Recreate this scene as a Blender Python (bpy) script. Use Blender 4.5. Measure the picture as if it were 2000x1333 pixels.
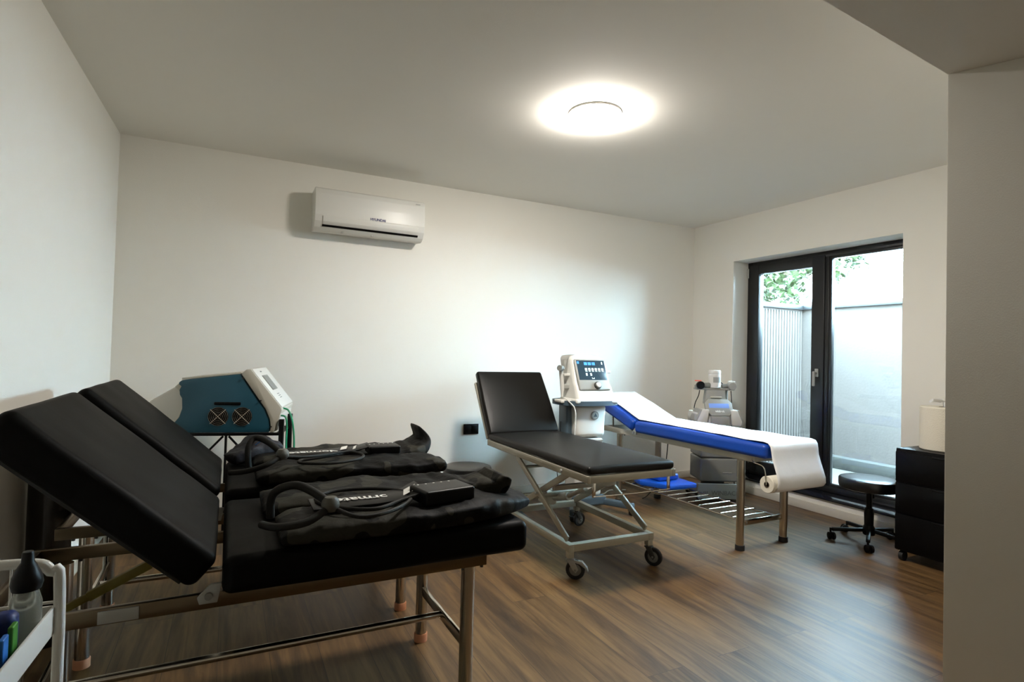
import bpy, bmesh, math, random
from mathutils import Vector, Matrix, noise
random.seed(4)
R = math.radians
for o in list(bpy.data.objects): bpy.data.objects.remove(o)
sc = bpy.context.scene
col = sc.collection

# ------------------------------------------------------------------ camera, world, light, exposure
cam = bpy.data.cameras.new('camera'); cam.lens = 19.8; cam.sensor_width = 36; cam.clip_start = 0.02
camo = bpy.data.objects.new('camera', cam); col.objects.link(camo)
camo.matrix_world = Matrix(((0.89334682, -0.03372244, -0.44810072, 0), (-0.44859813, -0.00858592, -0.89369234, 0),
                            (0.02629013, 0.99939436, -0.02279802, 1.2294), (0, 0, 0, 1)))
sc.camera = camo
wd = bpy.data.worlds.new('sky'); sc.world = wd; wd.use_nodes = True
bg = wd.node_tree.nodes['Background']; bg.inputs[0].default_value = (0.56, 0.80, 1.0, 1); bg.inputs[1].default_value = 112.0
LAMP = 254.0
sc.view_settings.view_transform = 'Standard'; sc.view_settings.look = 'None'
sc.view_settings.exposure = 0.05; sc.view_settings.gamma = 1.0; sc.view_settings.use_curve_mapping = False

# ------------------------------------------------------------------ room numbers
W, D, H = 4.336, 4.424, 2.6
OY0, OY1, OZ0, OZ1 = 2.37, 3.905, 0.12, 2.18      # door opening in the right wall

# ------------------------------------------------------------------ materials
def lin(c):
    return tuple(((v/255)/12.92 if v/255 <= .04045 else ((v/255+.055)/1.055)**2.4) for v in c)+(1,)
def mat(name, rgb, rough=.5, metal=0, bump=0, bscale=60, var=.04, vscale=6, coat=0, spec=.5, emit=None, es=0, stretch=None, trans=0, alpha=1):
    m = bpy.data.materials.new(name); m.use_nodes = True; nt = m.node_tree; b = nt.nodes['Principled BSDF']
    b.inputs['Roughness'].default_value = rough; b.inputs['Metallic'].default_value = metal
    b.inputs['Coat Weight'].default_value = coat; b.inputs['Specular IOR Level'].default_value = spec
    b.inputs['Transmission Weight'].default_value = trans; b.inputs['Alpha'].default_value = alpha
    tc = nt.nodes.new('ShaderNodeTexCoord')
    n = nt.nodes.new('ShaderNodeTexNoise'); n.inputs['Scale'].default_value = vscale; n.inputs['Detail'].default_value = 3
    nt.links.new(tc.outputs['Object'], n.inputs['Vector'])
    mx = nt.nodes.new('ShaderNodeMix'); mx.data_type = 'RGBA'; c = lin(rgb)
    mx.inputs[6].default_value = tuple(v*(1-var) for v in c[:3])+(1,); mx.inputs[7].default_value = tuple(min(1, v*(1+var)) for v in c[:3])+(1,)
    nt.links.new(n.outputs['Fac'], mx.inputs[0]); nt.links.new(mx.outputs[2], b.inputs['Base Color'])
    if bump:
        n2 = nt.nodes.new('ShaderNodeTexNoise'); n2.inputs['Scale'].default_value = bscale; n2.inputs['Detail'].default_value = 4
        src = tc.outputs['Object']
        if stretch:
            mp = nt.nodes.new('ShaderNodeMapping'); mp.inputs['Scale'].default_value = stretch
            nt.links.new(src, mp.inputs[0]); src = mp.outputs[0]
        nt.links.new(src, n2.inputs['Vector'])
        bp = nt.nodes.new('ShaderNodeBump'); bp.inputs['Strength'].default_value = bump; bp.inputs['Distance'].default_value = .01
        nt.links.new(n2.outputs['Fac'], bp.inputs['Height']); nt.links.new(bp.outputs[0], b.inputs['Normal'])
    if emit:
        b.inputs['Emission Color'].default_value = lin(emit); b.inputs['Emission Strength'].default_value = es
    return m
M = {}
M['wall'] = mat('wall_paint', (240, 238, 229), .75, bump=.06, bscale=220, var=.01)
M['ceil'] = mat('ceiling_paint', (243, 241, 233), .85, bump=.05, bscale=200, var=.01)
M['skirt'] = mat('skirting_white', (205, 200, 188), .5, var=.02)
M['vinyl'] = mat('black_vinyl', (9, 9, 8), .5, bump=.10, bscale=7, var=.08, spec=.07)
M['vinyl2'] = mat('couch_vinyl', (15, 14, 12), .40, bump=.08, bscale=4, var=.08, spec=.22)
M['vinyldark'] = mat('underside_board', (14, 13, 12), .7)
M['blue'] = mat('blue_vinyl', (4, 66, 166), .42, bump=.06, bscale=9, var=.08)
M['bluepl'] = mat('blue_plastic', (5, 78, 185), .4)
M['frame'] = mat('bed_frame_steel', (112, 98, 78), .3, 1, var=.05)
M['seat'] = mat('stool_vinyl', (12, 12, 12), .3, var=.05, spec=.6)
M['cab'] = mat('cabinet_black', (4, 4, 5), .35, spec=.15)
M['chrome'] = mat('chrome_tube', (205, 200, 190), .14, 1, var=.03)
M['steel'] = mat('brushed_steel', (185, 176, 160), .28, 1, bump=.04, bscale=150, var=.05)
M['white'] = mat('white_plastic', (226, 226, 220), .35, var=.01)
M['cream'] = mat('ivory_enamel', (200, 197, 184), .4, var=.02)
M['couch'] = mat('grey_enamel', (176, 172, 155), .38, var=.03)
M['black'] = mat('black_plastic', (6, 6, 7), .4, spec=.2)
M['rubber'] = mat('black_rubber', (18, 18, 19), .65)
M['tan'] = mat('tan_rubber_cap', (205, 142, 104), .55)
M['paper'] = mat('exam_paper', (238, 239, 240), .85, bump=.10, bscale=25, var=.01)
M['paper2'] = mat('towel_paper', (228, 222, 206), .9, bump=.3, bscale=160, var=.02)
M['alu'] = mat('anthracite_frame', (24, 25, 27), .32, var=.05)
M['sill'] = mat('dark_sill', (22, 24, 30), .12, var=.05)
M['pet'] = mat('petrol_blue_steel', (28, 78, 96), .4, var=.04)
M['slate'] = mat('slate_blue_plastic', (74, 92, 104), .4)
M['lgrey'] = mat('light_grey_plastic', (165, 166, 160), .4)
M['mgrey'] = mat('mid_grey_plastic', (130, 132, 128), .42)
M['dgrey'] = mat('dark_grey_plastic', (62, 63, 60), .45)
M['hose'] = mat('grey_rubber_hose', (30, 30, 28), .65, spec=.2)
M['knob'] = mat('grey_connector', (80, 80, 72), .5)
M['green'] = mat('green_tube', (40, 150, 105), .35)
M['yellow'] = mat('yellowed_strap', (112, 98, 24), .5, bump=.2, bscale=30)
M['ink'] = mat('white_print', (235, 235, 230), .6)
M['inkblue'] = mat('blue_print', (30, 40, 110), .5)
M['inkgrey'] = mat('grey_print', (120, 128, 128), .6)
M['stone'] = mat('courtyard_render', (60, 53, 49), .9, bump=.2, bscale=40, var=.04)
M['coping'] = mat('grey_coping', (13, 15, 18), .6)
M['ledge'] = mat('grey_ledge', (40, 39, 36), .8)
M['paving'] = mat('pale_paving', (56, 52, 47), .9, bump=.2, bscale=30)
M['leaf'] = mat('leaf_green', (46, 60, 26), .6, var=.35, vscale=3)
M['bark'] = mat('bark', (96, 84, 66), .9, bump=.4, bscale=20)
M['lcd'] = mat('blue_lcd', (90, 120, 180), .3, emit=(120, 150, 205), es=.6)
M['lcdgrey'] = mat('grey_lcd', (120, 122, 112), .3)
M['scr'] = mat('screen_panel', (20, 34, 44), .2, emit=(52, 74, 86), es=.9)
M['icw'] = mat('icon_white', (220, 235, 235), .3, emit=(215, 238, 235), es=.9)
M['icb'] = mat('icon_blue', (60, 130, 230), .3, emit=(80, 150, 240), es=1.0)
M['navy'] = mat('navy_cloth', (6, 7, 20), .7, bump=.4, bscale=30)
M['bottle'] = mat('clear_bottle', (205, 215, 210), .12, trans=.75, var=.01)
M['bluebox'] = mat('blue_box', (24, 44, 100), .5)
M['grn2'] = mat('green_plastic', (60, 130, 30), .5)
M['cyan'] = mat('sky_blue_plastic', (30, 110, 190), .5)
M['pink'] = mat('pink_ring', (236, 120, 100), .4, emit=(240, 120, 100), es=.25)
M['lamp'] = mat('lamp_glow', (255, 250, 238), .5, emit=(255, 247, 238), es=LAMP)
M['lampring'] = mat('lamp_rim', (230, 228, 222), .4)
M['cardboard'] = mat('brown_board', (70, 60, 50), .7)
M['redbrown'] = mat('hidden_dark', (24, 20, 17), .7)

def camo_mat():
    m = mat('camo_nylon', (18, 18, 18), .6, spec=.1, bump=.35, bscale=30, var=.1); nt = m.node_tree; b = nt.nodes['Principled BSDF']
    tc = nt.nodes.new('ShaderNodeTexCoord'); v = nt.nodes.new('ShaderNodeTexVoronoi'); v.inputs['Scale'].default_value = 16
    n = nt.nodes.new('ShaderNodeTexNoise'); n.inputs['Scale'].default_value = 9; n.inputs['Detail'].default_value = 1
    nt.links.new(tc.outputs['Object'], n.inputs['Vector'])
    r = nt.nodes.new('ShaderNodeValToRGB'); r.color_ramp.interpolation = 'CONSTANT'
    r.color_ramp.elements[0].position = 0; r.color_ramp.elements[0].color = lin((5, 5, 5))
    r.color_ramp.elements[1].position = .47; r.color_ramp.elements[1].color = lin((13, 13, 12))
    e = r.color_ramp.elements.new(.56); e.color = lin((44, 43, 37))
    nt.links.new(n.outputs['Fac'], r.inputs[0]); nt.links.new(r.outputs[0], b.inputs['Base Color'])
    nt.nodes.remove(v)
    return m
M['camo'] = camo_mat()
def floor_mat():
    m = bpy.data.materials.new('oak_plank_floor'); m.use_nodes = True; nt = m.node_tree; N = nt.nodes; L = nt.links; b = N['Principled BSDF']
    tc = N.new('ShaderNodeTexCoord'); mp = N.new('ShaderNodeMapping'); mp.inputs['Rotation'].default_value = (0, 0, R(90))
    L.new(tc.outputs['Object'], mp.inputs[0])
    br = N.new('ShaderNodeTexBrick'); br.inputs['Scale'].default_value = 1; br.inputs['Brick Width'].default_value = 1.25; br.inputs['Row Height'].default_value = .185
    br.inputs['Mortar Size'].default_value = .0012; br.inputs['Mortar Smooth'].default_value = .3; br.offset = .37; br.inputs['Bias'].default_value = 0
    br.inputs['Color1'].default_value = (.0, .0, .0, 1); br.inputs['Color2'].default_value = (1, 1, 1, 1); br.inputs['Mortar'].default_value = (.5, .5, .5, 1)
    L.new(mp.outputs[0], br.inputs['Vector'])
    # grain, stretched along the plank (world y), shifted per plank
    st = N.new('ShaderNodeMapping'); st.inputs['Scale'].default_value = (9, .75, 1); L.new(tc.outputs['Object'], st.inputs[0])
    ad = N.new('ShaderNodeVectorMath'); ad.operation = 'MULTIPLY_ADD'; ad.inputs[1].default_value = (13, 17, 0)
    L.new(br.outputs['Color'], ad.inputs[0]); L.new(st.outputs[0], ad.inputs[2])
    n1 = N.new('ShaderNodeTexNoise'); n1.inputs['Scale'].default_value = 1.6; n1.inputs['Detail'].default_value = 5; n1.inputs['Roughness'].default_value = .6; n1.inputs['Distortion'].default_value = .8
    L.new(ad.outputs[0], n1.inputs['Vector'])
    n2 = N.new('ShaderNodeTexNoise'); n2.inputs['Scale'].default_value = 9; n2.inputs['Detail'].default_value = 4; L.new(ad.outputs[0], n2.inputs['Vector'])
    rp = N.new('ShaderNodeValToRGB'); E = rp.color_ramp.elements
    E[0].position = .28; E[0].color = lin((56, 42, 29)); E[1].position = .72; E[1].color = lin((130, 100, 62))
    e = E.new(.45); e.color = lin((94, 70, 42)); e = E.new(.56); e.color = lin((113, 86, 53))
    L.new(n1.outputs['Fac'], rp.inputs[0])
    mx = N.new('ShaderNodeMix'); mx.data_type = 'RGBA'; mx.blend_type = 'MULTIPLY'; mx.inputs[0].default_value = .45
    r2 = N.new('ShaderNodeValToRGB'); r2.color_ramp.elements[0].position = .3; r2.color_ramp.elements[0].color = (.55, .55, .55, 1); r2.color_ramp.elements[1].position = .6; r2.color_ramp.elements[1].color = (1, 1, 1, 1)
    L.new(n2.outputs['Fac'], r2.inputs[0]); L.new(rp.outputs[0], mx.inputs[6]); L.new(r2.outputs[0], mx.inputs[7])
    pv = N.new('ShaderNodeMix'); pv.data_type = 'RGBA'; pv.blend_type = 'MULTIPLY'; pv.inputs[0].default_value = .22
    L.new(mx.outputs[2], pv.inputs[6]); L.new(br.outputs['Color'], pv.inputs[7])
    sm = N.new('ShaderNodeMix'); sm.data_type = 'RGBA'; sm.inputs[7].default_value = lin((50, 40, 30)); L.new(br.outputs['Fac'], sm.inputs[0]); L.new(pv.outputs[2], sm.inputs[6])
    L.new(sm.outputs[2], b.inputs['Base Color']); b.inputs['Roughness'].default_value = .46; b.inputs['Specular IOR Level'].default_value = .38
    bp = N.new('ShaderNodeBump'); bp.inputs['Strength'].default_value = .12; bp.inputs['Distance'].default_value = .004; L.new(n2.outputs['Fac'], bp.inputs['Height']); L.new(bp.outputs[0], b.inputs['Normal'])
    return m
M['floor'] = floor_mat()
def glass_mat():
    m = bpy.data.materials.new('window_glass'); m.use_nodes = True; nt = m.node_tree; N = nt.nodes; L = nt.links
    N.remove(N['Principled BSDF']); o = N['Material Output']
    t = N.new('ShaderNodeBsdfTransparent'); t.inputs[0].default_value = (.93, .97, .96, 1)
    g = N.new('ShaderNodeBsdfGlossy'); g.inputs['Roughness'].default_value = .02
    f = N.new('ShaderNodeFresnel'); f.inputs['IOR'].default_value = 1.45; x = N.new('ShaderNodeMixShader')
    L.new(f.outputs[0], x.inputs[0]); L.new(t.outputs[0], x.inputs[1]); L.new(g.outputs[0], x.inputs[2]); L.new(x.outputs[0], o.inputs[0])
    return m
M['glass'] = glass_mat()
def acrylic():
    m = bpy.data.materials.new('frosted_acrylic'); m.use_nodes = True; nt = m.node_tree; N = nt.nodes; L = nt.links
    b = N['Principled BSDF']; b.inputs['Base Color'].default_value = lin((188, 202, 202)); b.inputs['Roughness'].default_value = .25
    b.inputs['Alpha'].default_value = .8
    return m
M['acrylic'] = acrylic()

# ------------------------------------------------------------------ mesh helpers
class MB:
    def __init__(s): s.bm = bmesh.new()
    def add(s, vs, fs, mtx=None):
        nv = [s.bm.verts.new((mtx @ Vector(v)) if mtx else v) for v in vs]
        for f in fs:
            try: s.bm.faces.new([nv[i] for i in f])
            except ValueError: pass
        return s
    def box(s, x0, x1, y0, y1, z0, z1, bev=0, mtx=None, seg=2):
        b = bmesh.new(); bmesh.ops.create_cube(b, size=1)
        for v in b.verts: v.co = Vector((x0+(v.co.x+.5)*(x1-x0), y0+(v.co.y+.5)*(y1-y0), z0+(v.co.z+.5)*(z1-z0)))
        if bev: bmesh.ops.bevel(b, geom=b.edges[:], offset=bev, segments=seg, affect='EDGES', profile=.5)
        s.merge(b, mtx); return s
    def bar(s, a, b, w, h, bev=.002, up=(0, 0, 1)):
        a = Vector(a); b = Vector(b); d = (b-a); L = d.length; d.normalize(); u = Vector(up)
        r = d.cross(u)
        if r.length < 1e-4: r = d.cross(Vector((1, 0, 0)))
        r.normalize(); u = r.cross(d)
        mt = Matrix.Translation(a) @ Matrix((d, r, u)).transposed().to_4x4()
        return s.box(0, L, -w/2, w/2, -h/2, h/2, bev, mt)
    def merge(s, b, mtx=None):
        if mtx: b.transform(mtx)
        me = bpy.data.meshes.new('t'); b.to_mesh(me); s.bm.from_mesh(me); bpy.data.meshes.remove(me); b.free()
    def tube(s, pts, r, n=12, cap=True, rs=None, flat=None):
        P = [Vector(p) for p in pts]; rings = []; prev = None
        for i, p in enumerate(P):
            t = (P[min(i+1, len(P)-1)]-P[max(i-1, 0)]).normalized()
            if prev is None:
                a = Vector((0, 0, 1)) if abs(t.z) < .9 else Vector((1, 0, 0)); x = t.cross(a).normalized()
            else: x = (prev-t*prev.dot(t)).normalized()
            prev = x; y = t.cross(x); rr = rs[i] if rs else r
            rings.append([s.bm.verts.new(p+x*rr*math.cos(2*math.pi*k/n)+y*rr*(flat or 1)*math.sin(2*math.pi*k/n)) for k in range(n)])
        for i in range(len(rings)-1):
            for k in range(n): s.bm.faces.new((rings[i][k], rings[i][(k+1) % n], rings[i+1][(k+1) % n], rings[i+1][k]))
        if cap: s.bm.faces.new(rings[0][::-1]); s.bm.faces.new(rings[-1])
        return s
    def lathe(s, prof, n=32, mtx=None, ang=2*math.pi):
        b = bmesh.new(); rings = []
        for r, z in prof:
            if r < 1e-6: rings.append([b.verts.new((0, 0, z))])
            else: rings.append([b.verts.new((r*math.cos(2*math.pi*k/n), r*math.sin(2*math.pi*k/n), z)) for k in range(n)])
        for A, B in zip(rings, rings[1:]):
            for k in range(n):
                q = (k+1) % n
                if len(A) == 1 and len(B) == 1: continue
                if len(A) == 1: b.faces.new((A[0], B[q], B[k]))
                elif len(B) == 1: b.faces.new((A[k], A[q], B[0]))
                else: b.faces.new((A[k], A[q], B[q], B[k]))
        s.merge(b, mtx); return s
    def cyl(s, a, b, r, n=20, r2=None):
        return s.tube([a, b], r, n, rs=[r, r if r2 is None else r2])
    def prism(s, poly, a0, a1, axis='z', bev=0, mtx=None):
        def P(u, v, w): return {'z': (u, v, w), 'y': (u, w, v), 'x': (w, u, v)}[axis]
        b = bmesh.new(); n = len(poly)
        A = [b.verts.new(P(u, v, a0)) for u, v in poly]; B = [b.verts.new(P(u, v, a1)) for u, v in poly]
        b.faces.new(A); b.faces.new(B[::-1])
        for i in range(n): b.faces.new((A[i], A[(i+1) % n], B[(i+1) % n], B[i]))
        bmesh.ops.recalc_face_normals(b, faces=b.faces[:])
        if bev: bmesh.ops.bevel(b, geom=b.edges[:], offset=bev, segments=2, affect='EDGES', profile=.5)
        s.merge(b, mtx); return s
    def rbox(s, x0, x1, y0, y1, z0, z1, r, fn=None, mtx=None, n=4, m=10):
        # rounded box with vertex grid (so that it can be deformed by fn)
        def axis(a, b):
            L = [a]; k = [r-r*math.tan(R(45)*(1-i/n)) for i in range(1, n+1)]
            L += [a+q for q in k]; inn = [a+r+(b-a-2*r)*i/m for i in range(1, m)]
            return L+inn+[b-q for q in k[::-1]]+[b]
        X, Y, Z = axis(x0, x1), axis(y0, y1), axis(z0, z1); b = bmesh.new(); cache = {}
        def V(p):
            q = Vector((min(max(p[0], x0+r), x1-r), min(max(p[1], y0+r), y1-r), min(max(p[2], z0+r), z1-r)))
            d = Vector(p)-q
            c = q+d.normalized()*r if d.length > 1e-9 else q
            k = (round(c.x, 6), round(c.y, 6), round(c.z, 6))
            if k not in cache: cache[k] = b.verts.new(fn(c) if fn else c)
            return cache[k]
        def face(A, B, f):
            for i in range(len(A)-1):
                for j in range(len(B)-1):
                    q = [V(f(A[i], B[j])), V(f(A[i+1], B[j])), V(f(A[i+1], B[j+1])), V(f(A[i], B[j+1]))]
                    u = []
                    for v in q:
                        if v not in u: u.append(v)
                    if len(u) > 2:
                        try: b.faces.new(u)
                        except ValueError: pass
        face(X, Y, lambda a, c: (a, c, z0)); face(X, Y, lambda a, c: (a, c, z1)); face(X, Z, lambda a, c: (a, y0, c)); face(X, Z, lambda a, c: (a, y1, c))
        face(Y, Z, lambda a, c: (x0, a, c)); face(Y, Z, lambda a, c: (x1, a, c))
        bmesh.ops.recalc_face_normals(b, faces=b.faces[:]); s.merge(b, mtx); return s
    def build(s, name, m, parent=None, label=None, smooth=35, mtx=None):
        if mtx: s.bm.transform(mtx)
        bmesh.ops.recalc_face_normals(s.bm, faces=s.bm.faces[:])
        me = bpy.data.meshes.new(name); s.bm.to_mesh(me); s.bm.free()
        for p in me.polygons: p.use_smooth = True
        me.set_sharp_from_angle(angle=R(smooth)); me.materials.append(M[m] if isinstance(m, str) else m)
        o = bpy.data.objects.new(name, me); col.objects.link(o); o.parent = parent
        if label: o['label'] = label
        return o
def tag(o, label, cat, group=None, kind=None):
    o['label'] = label; o['category'] = cat
    if group: o['group'] = group
    if kind: o['kind'] = kind
    return o
def thing(name, loc, rz, label, cat, group=None):
    o = bpy.data.objects.new(name, None); col.objects.link(o); o.location = loc; o.rotation_euler = (0, 0, R(rz)); o.empty_display_size = .1
    return tag(o, label, cat, group)
def struct(o): o['kind'] = 'structure'; return o
def text(name, s, size, m, parent, mtx, ext=.0006, label=None, sx=1.0, shear=0, off=0):
    c = bpy.data.curves.new('t', 'FONT'); c.body = s; c.size = size; c.extrude = ext; c.align_x = 'CENTER'; c.align_y = 'CENTER'; c.shear = shear; c.offset = off
    o = bpy.data.objects.new('t', c); col.objects.link(o); bpy.context.view_layer.update()
    me = bpy.data.meshes.new_from_object(o.evaluated_get(bpy.context.evaluated_depsgraph_get()))
    bpy.data.objects.remove(o); me.transform(mtx @ Matrix.Diagonal((sx, 1, 1, 1)))
    me.materials.clear(); me.materials.append(M[m]); me.name = name
    q = bpy.data.objects.new(name, me); col.objects.link(q); q.parent = parent
    if label: q['label'] = label
    return q
def frame(o, x, y):      # matrix whose local x, y axes are the given directions
    x = Vector(x).normalized(); z = x.cross(Vector(y)).normalized(); y = z.cross(x)
    return Matrix.Translation(o) @ Matrix((x, y, z)).transposed().to_4x4()
def smooth_path(pts, n=8):
    P = [Vector(p) for p in pts]; out = []
    for i in range(len(P)-1):
        a, b, c, d = P[max(i-1, 0)], P[i], P[i+1], P[min(i+2, len(P)-1)]
        for k in range(n):
            t = k/n; out.append(.5*((2*b)+(c-a)*t+(2*a-5*b+4*c-d)*t*t+(3*b-a-3*c+d)*t**3))
    return out+[P[-1]]

# ------------------------------------------------------------------ the setting
XL = lambda y: -.791+.0243*y                    # left wall line
struct(MB().box(-1.2, W+.32, -2.2, D+.2, -.1, 0).build('floor', 'floor'))
struct(MB().box(-1.2, W+.32, -2.2, D+.2, H, H+.1).build('ceiling', 'ceil'))
struct(MB().box(-1.2, W+.32, D, D+.2, 0, H).build('wall_back', 'wall'))
struct(MB().prism([(XL(D), D), (XL(-2.2), -2.2), (XL(-2.2)-.2, -2.2), (XL(D)-.2, D)], 0, H).build('wall_left', 'wall'))
struct(MB().box(-1.2, W+.32, -2.2, -2.0, 0, H).build('wall_behind', 'wall'))
b = MB(); b.box(W, W+.3, OY1, D, 0, H); b.box(W, W+.3, 1.2, OY0, 0, H); b.box(W, W+.3, OY0, OY1, OZ1, H); b.box(W, W+.3, OY0, OY1, 0, OZ0)
struct(b.build('wall_right', 'wall'))
struct(MB().prism([(2.326, 1.124), (4.5, 1.281), (4.5, -2.1), (3.90, -2.1)], 0, 2.301, bev=.004).build('wall_near', 'wall'))
struct(MB().prism([(-1.05, .880), (4.5, 1.281), (4.5, -2.1), (-1.05, -2.1)], 2.3, H+.01).build('ceiling_soffit', 'ceil'))
struct(MB().box(XL(D), W, D-.012, D, 0, .068, .003).build('baseboard_back', 'skirt'))
b = MB(); b.box(W-.012, W, 1.25, D-.012, 0, .068, .003)
struct(b.build('baseboard_right', 'skirt'))
struct(MB().prism([(XL(D), D-.012), (XL(-2), -2), (XL(-2)+.012, -2), (XL(D)+.012, D-.012)], 0, .068).build('baseboard_left', 'skirt'))
struct(MB().box(W-.022, W+.24, OY0-.001, OY1+.001, OZ0, OZ0+.018, .003).build('trim_1', 'sill'))

# terrace door
def terrace_door():
    X0, X1 = W+.2, W+.27
    root = thing('door_1', (X0, 3.11, OZ0+.018), 0, 'black framed double glazed terrace door with one fixed pane', 'door'); root['kind'] = 'structure'
    inv = Matrix.Translation((-X0, -3.11, -OZ0-.018))
    z0, z1 = OZ0+.018, OZ1
    f = MB()
    f.box(X0, X1, OY0, OY0+.05, z0, z1, .004); f.box(X0, X1, OY1-.05, OY1, z0, z1, .004)
    f.box(X0, X1, OY0+.05, OY1-.05, z0, z0+.05, .004); f.box(X0, X1, OY0+.05, OY1-.05, z1-.05, z1, .004)
    f.box(X0, X1, 3.065, 3.115, z0+.05, z1-.05, .004)
    f.build('door_frame', 'alu', root, mtx=inv)
    s = MB(); a, c = 3.10, OY1-.035
    s.box(X0-.012, X1-.01, a, a+.115, z0+.03, z1-.03, .004); s.box(X0-.012, X1-.01, c-.10, c, z0+.03, z1-.03, .004)
    s.box(X0-.0115, X1-.01, a+.115, c-.10, z0+.03, z0+.13, .004); s.box(X0-.0115, X1-.01, a+.115, c-.10, z1-.12, z1-.03, .004)
    sash = s.build('door_leaf', 'alu', root, mtx=inv)
    MB().box(X0+.02, X0+.04, a+.11, c-.095, z0+.12, z1-.11).build('glass_pane', 'glass', root, mtx=inv)
    MB().box(X0+.02, X0+.04, OY0+.04, 3.07, z0+.045, z1-.045).build('glass_pane', 'glass', root, mtx=inv)
    s = MB(); y0, y1 = OY0+.05, 3.065
    for q in ((y0, y0+.02), (y1-.02, y1)): s.box(X0+.005, X0+.05, q[0], q[1], z0+.05, z1-.05, .003)
    s.box(X0+.005, X0+.05, y0+.02, y1-.02, z0+.05, z0+.07, .003); s.box(X0+.005, X0+.05, y0+.02, y1-.02, z1-.07, z1-.05, .003)
    s.build('glazing_bead', 'alu', root, mtx=inv)
    h = MB(); y = 3.155; h.box(X0-.024, X0-.013, y-.016, y+.016, 1.10, 1.17, .004)
    h.cyl((X0-.022, y, 1.135), (X0-.055, y, 1.135), .009)
    h.rbox(X0-.066, X0-.048, y-.011, y+.011, 1.02, 1.147, .006)
    h.build('door_handle', 'lgrey', root, 'silver grey lever handle', mtx=inv)
    h = MB(); h.cyl((X0-.02, OY1-.02, 2.03), (X0-.02, OY1-.02, 2.12), .009); h.build('hinge', 'lgrey', root, mtx=inv)
terrace_door()

# ------------------------------------------------------------------ outside
b = MB(); b.box(W+.27, 9.5, -1.5, 7.0, -.1, .03); struct(b.build('courtyard_ground', 'paving'))
b = MB(); b.box(6.3, 6.5, -1.5, 4.8, .03, 1.86); struct(b.build('courtyard_wall_far', 'stone'))
b = MB(); b.box(W+.3, 6.3, 4.60, 4.8, .03, 1.86)
for k in range(40):
    x = W+.34+k*.048; b.box(x, x+.018, 4.586, 4.602, .03, 1.84, .003)
struct(b.build('courtyard_wall_side', 'stone'))
b = MB(); b.box(6.26, 6.52, -1.5, 4.60, 1.86, 1.92, .005); b.box(W+.3, 6.52, 4.56, 4.84, 1.86, 1.92, .005); struct(b.build('trim_2', 'coping'))
b = MB(); b.box(6.16, 6.3, -1.5, 4.56, .03, .16, .006); struct(b.build('trim_3', 'ledge'))
def tree():
    t = thing('garden_tree', (7.35, 6.1, 0), 0, 'leafy green tree leaning over the courtyard wall outside the terrace door', 'tree')
    b = MB(); b.tube(smooth_path([(0, 0, 0), (.05, -.05, 1.2), (-.1, -.2, 2.2), (-.3, -.5, 3.0)]), .1, 10, rs=None)
    for q in ((-.75, -1.05, 2.4), (-.7, -1.6, 2.45), (-.75, -.6, 2.5), (-.4, -.3, 3.1)):
        b.tube(smooth_path([(0, -.1, 1.9), (q[0]*.5, q[1]*.5, q[2]-.15), q]), .03, 8)
    b.build('trunk', 'bark', t)
    rnd = random.Random(9); b = MB()
    cl = [(-.75, -.75, 2.35, .30), (-.72, -1.05, 2.30, .26), (-.75, -1.35, 2.42, .26), (-.70, -1.68, 2.38, .22), (-.8, -.45, 2.5, .4), (-.75, -1.0, 2.62, .3), (-.6, -.6, 2.8, .5), (-.3, -.2, 3.1, .6), (-.78, -1.15, 2.06, .17), (-.78, -.75, 2.08, .16), (-.70, -1.95, 2.5, .15)]
    for cx, cy, cz, r in cl:
        for k in range(int(330*r/.5)):
            v = Vector((rnd.gauss(0, 1), rnd.gauss(0, 1), rnd.gauss(0, 1))).normalized()*r*rnd.random()**.4
            p = Vector((cx, cy, cz))+v; a = Matrix.Rotation(rnd.random()*6.3, 4, 'Z') @ Matrix.Rotation(rnd.uniform(-1, 1), 4, 'X')
            L = rnd.uniform(.06, .11)
            b.add([(0, 0, 0), (L*.4, L*.45, .008), (0, L*1.3, 0), (-L*.4, L*.45, .008)], [(0, 1, 2, 3)], Matrix.Translation(p) @ a)
    b.build('foliage', 'leaf', t)
tree()

# ------------------------------------------------------------------ ceiling lamp
def lamp():
    t = thing('ceiling_lamp', (1.80, 2.62, H), 0, 'round flush ceiling lamp glowing warm white', 'lamp')
    MB().lathe([(0, 0), (.148, 0), (.1495, -.002), (.1495, -.012), (.147, -.013), (0, -.010)], 64).build('lamp_rim', 'lampring', t)
    MB().lathe([(0, -.0135), (.145, -.0135), (.146, -.026), (.138, -.038), (.10, -.045), (0, -.047)], 64).build('diffuser', 'lamp', t)
lamp()

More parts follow.
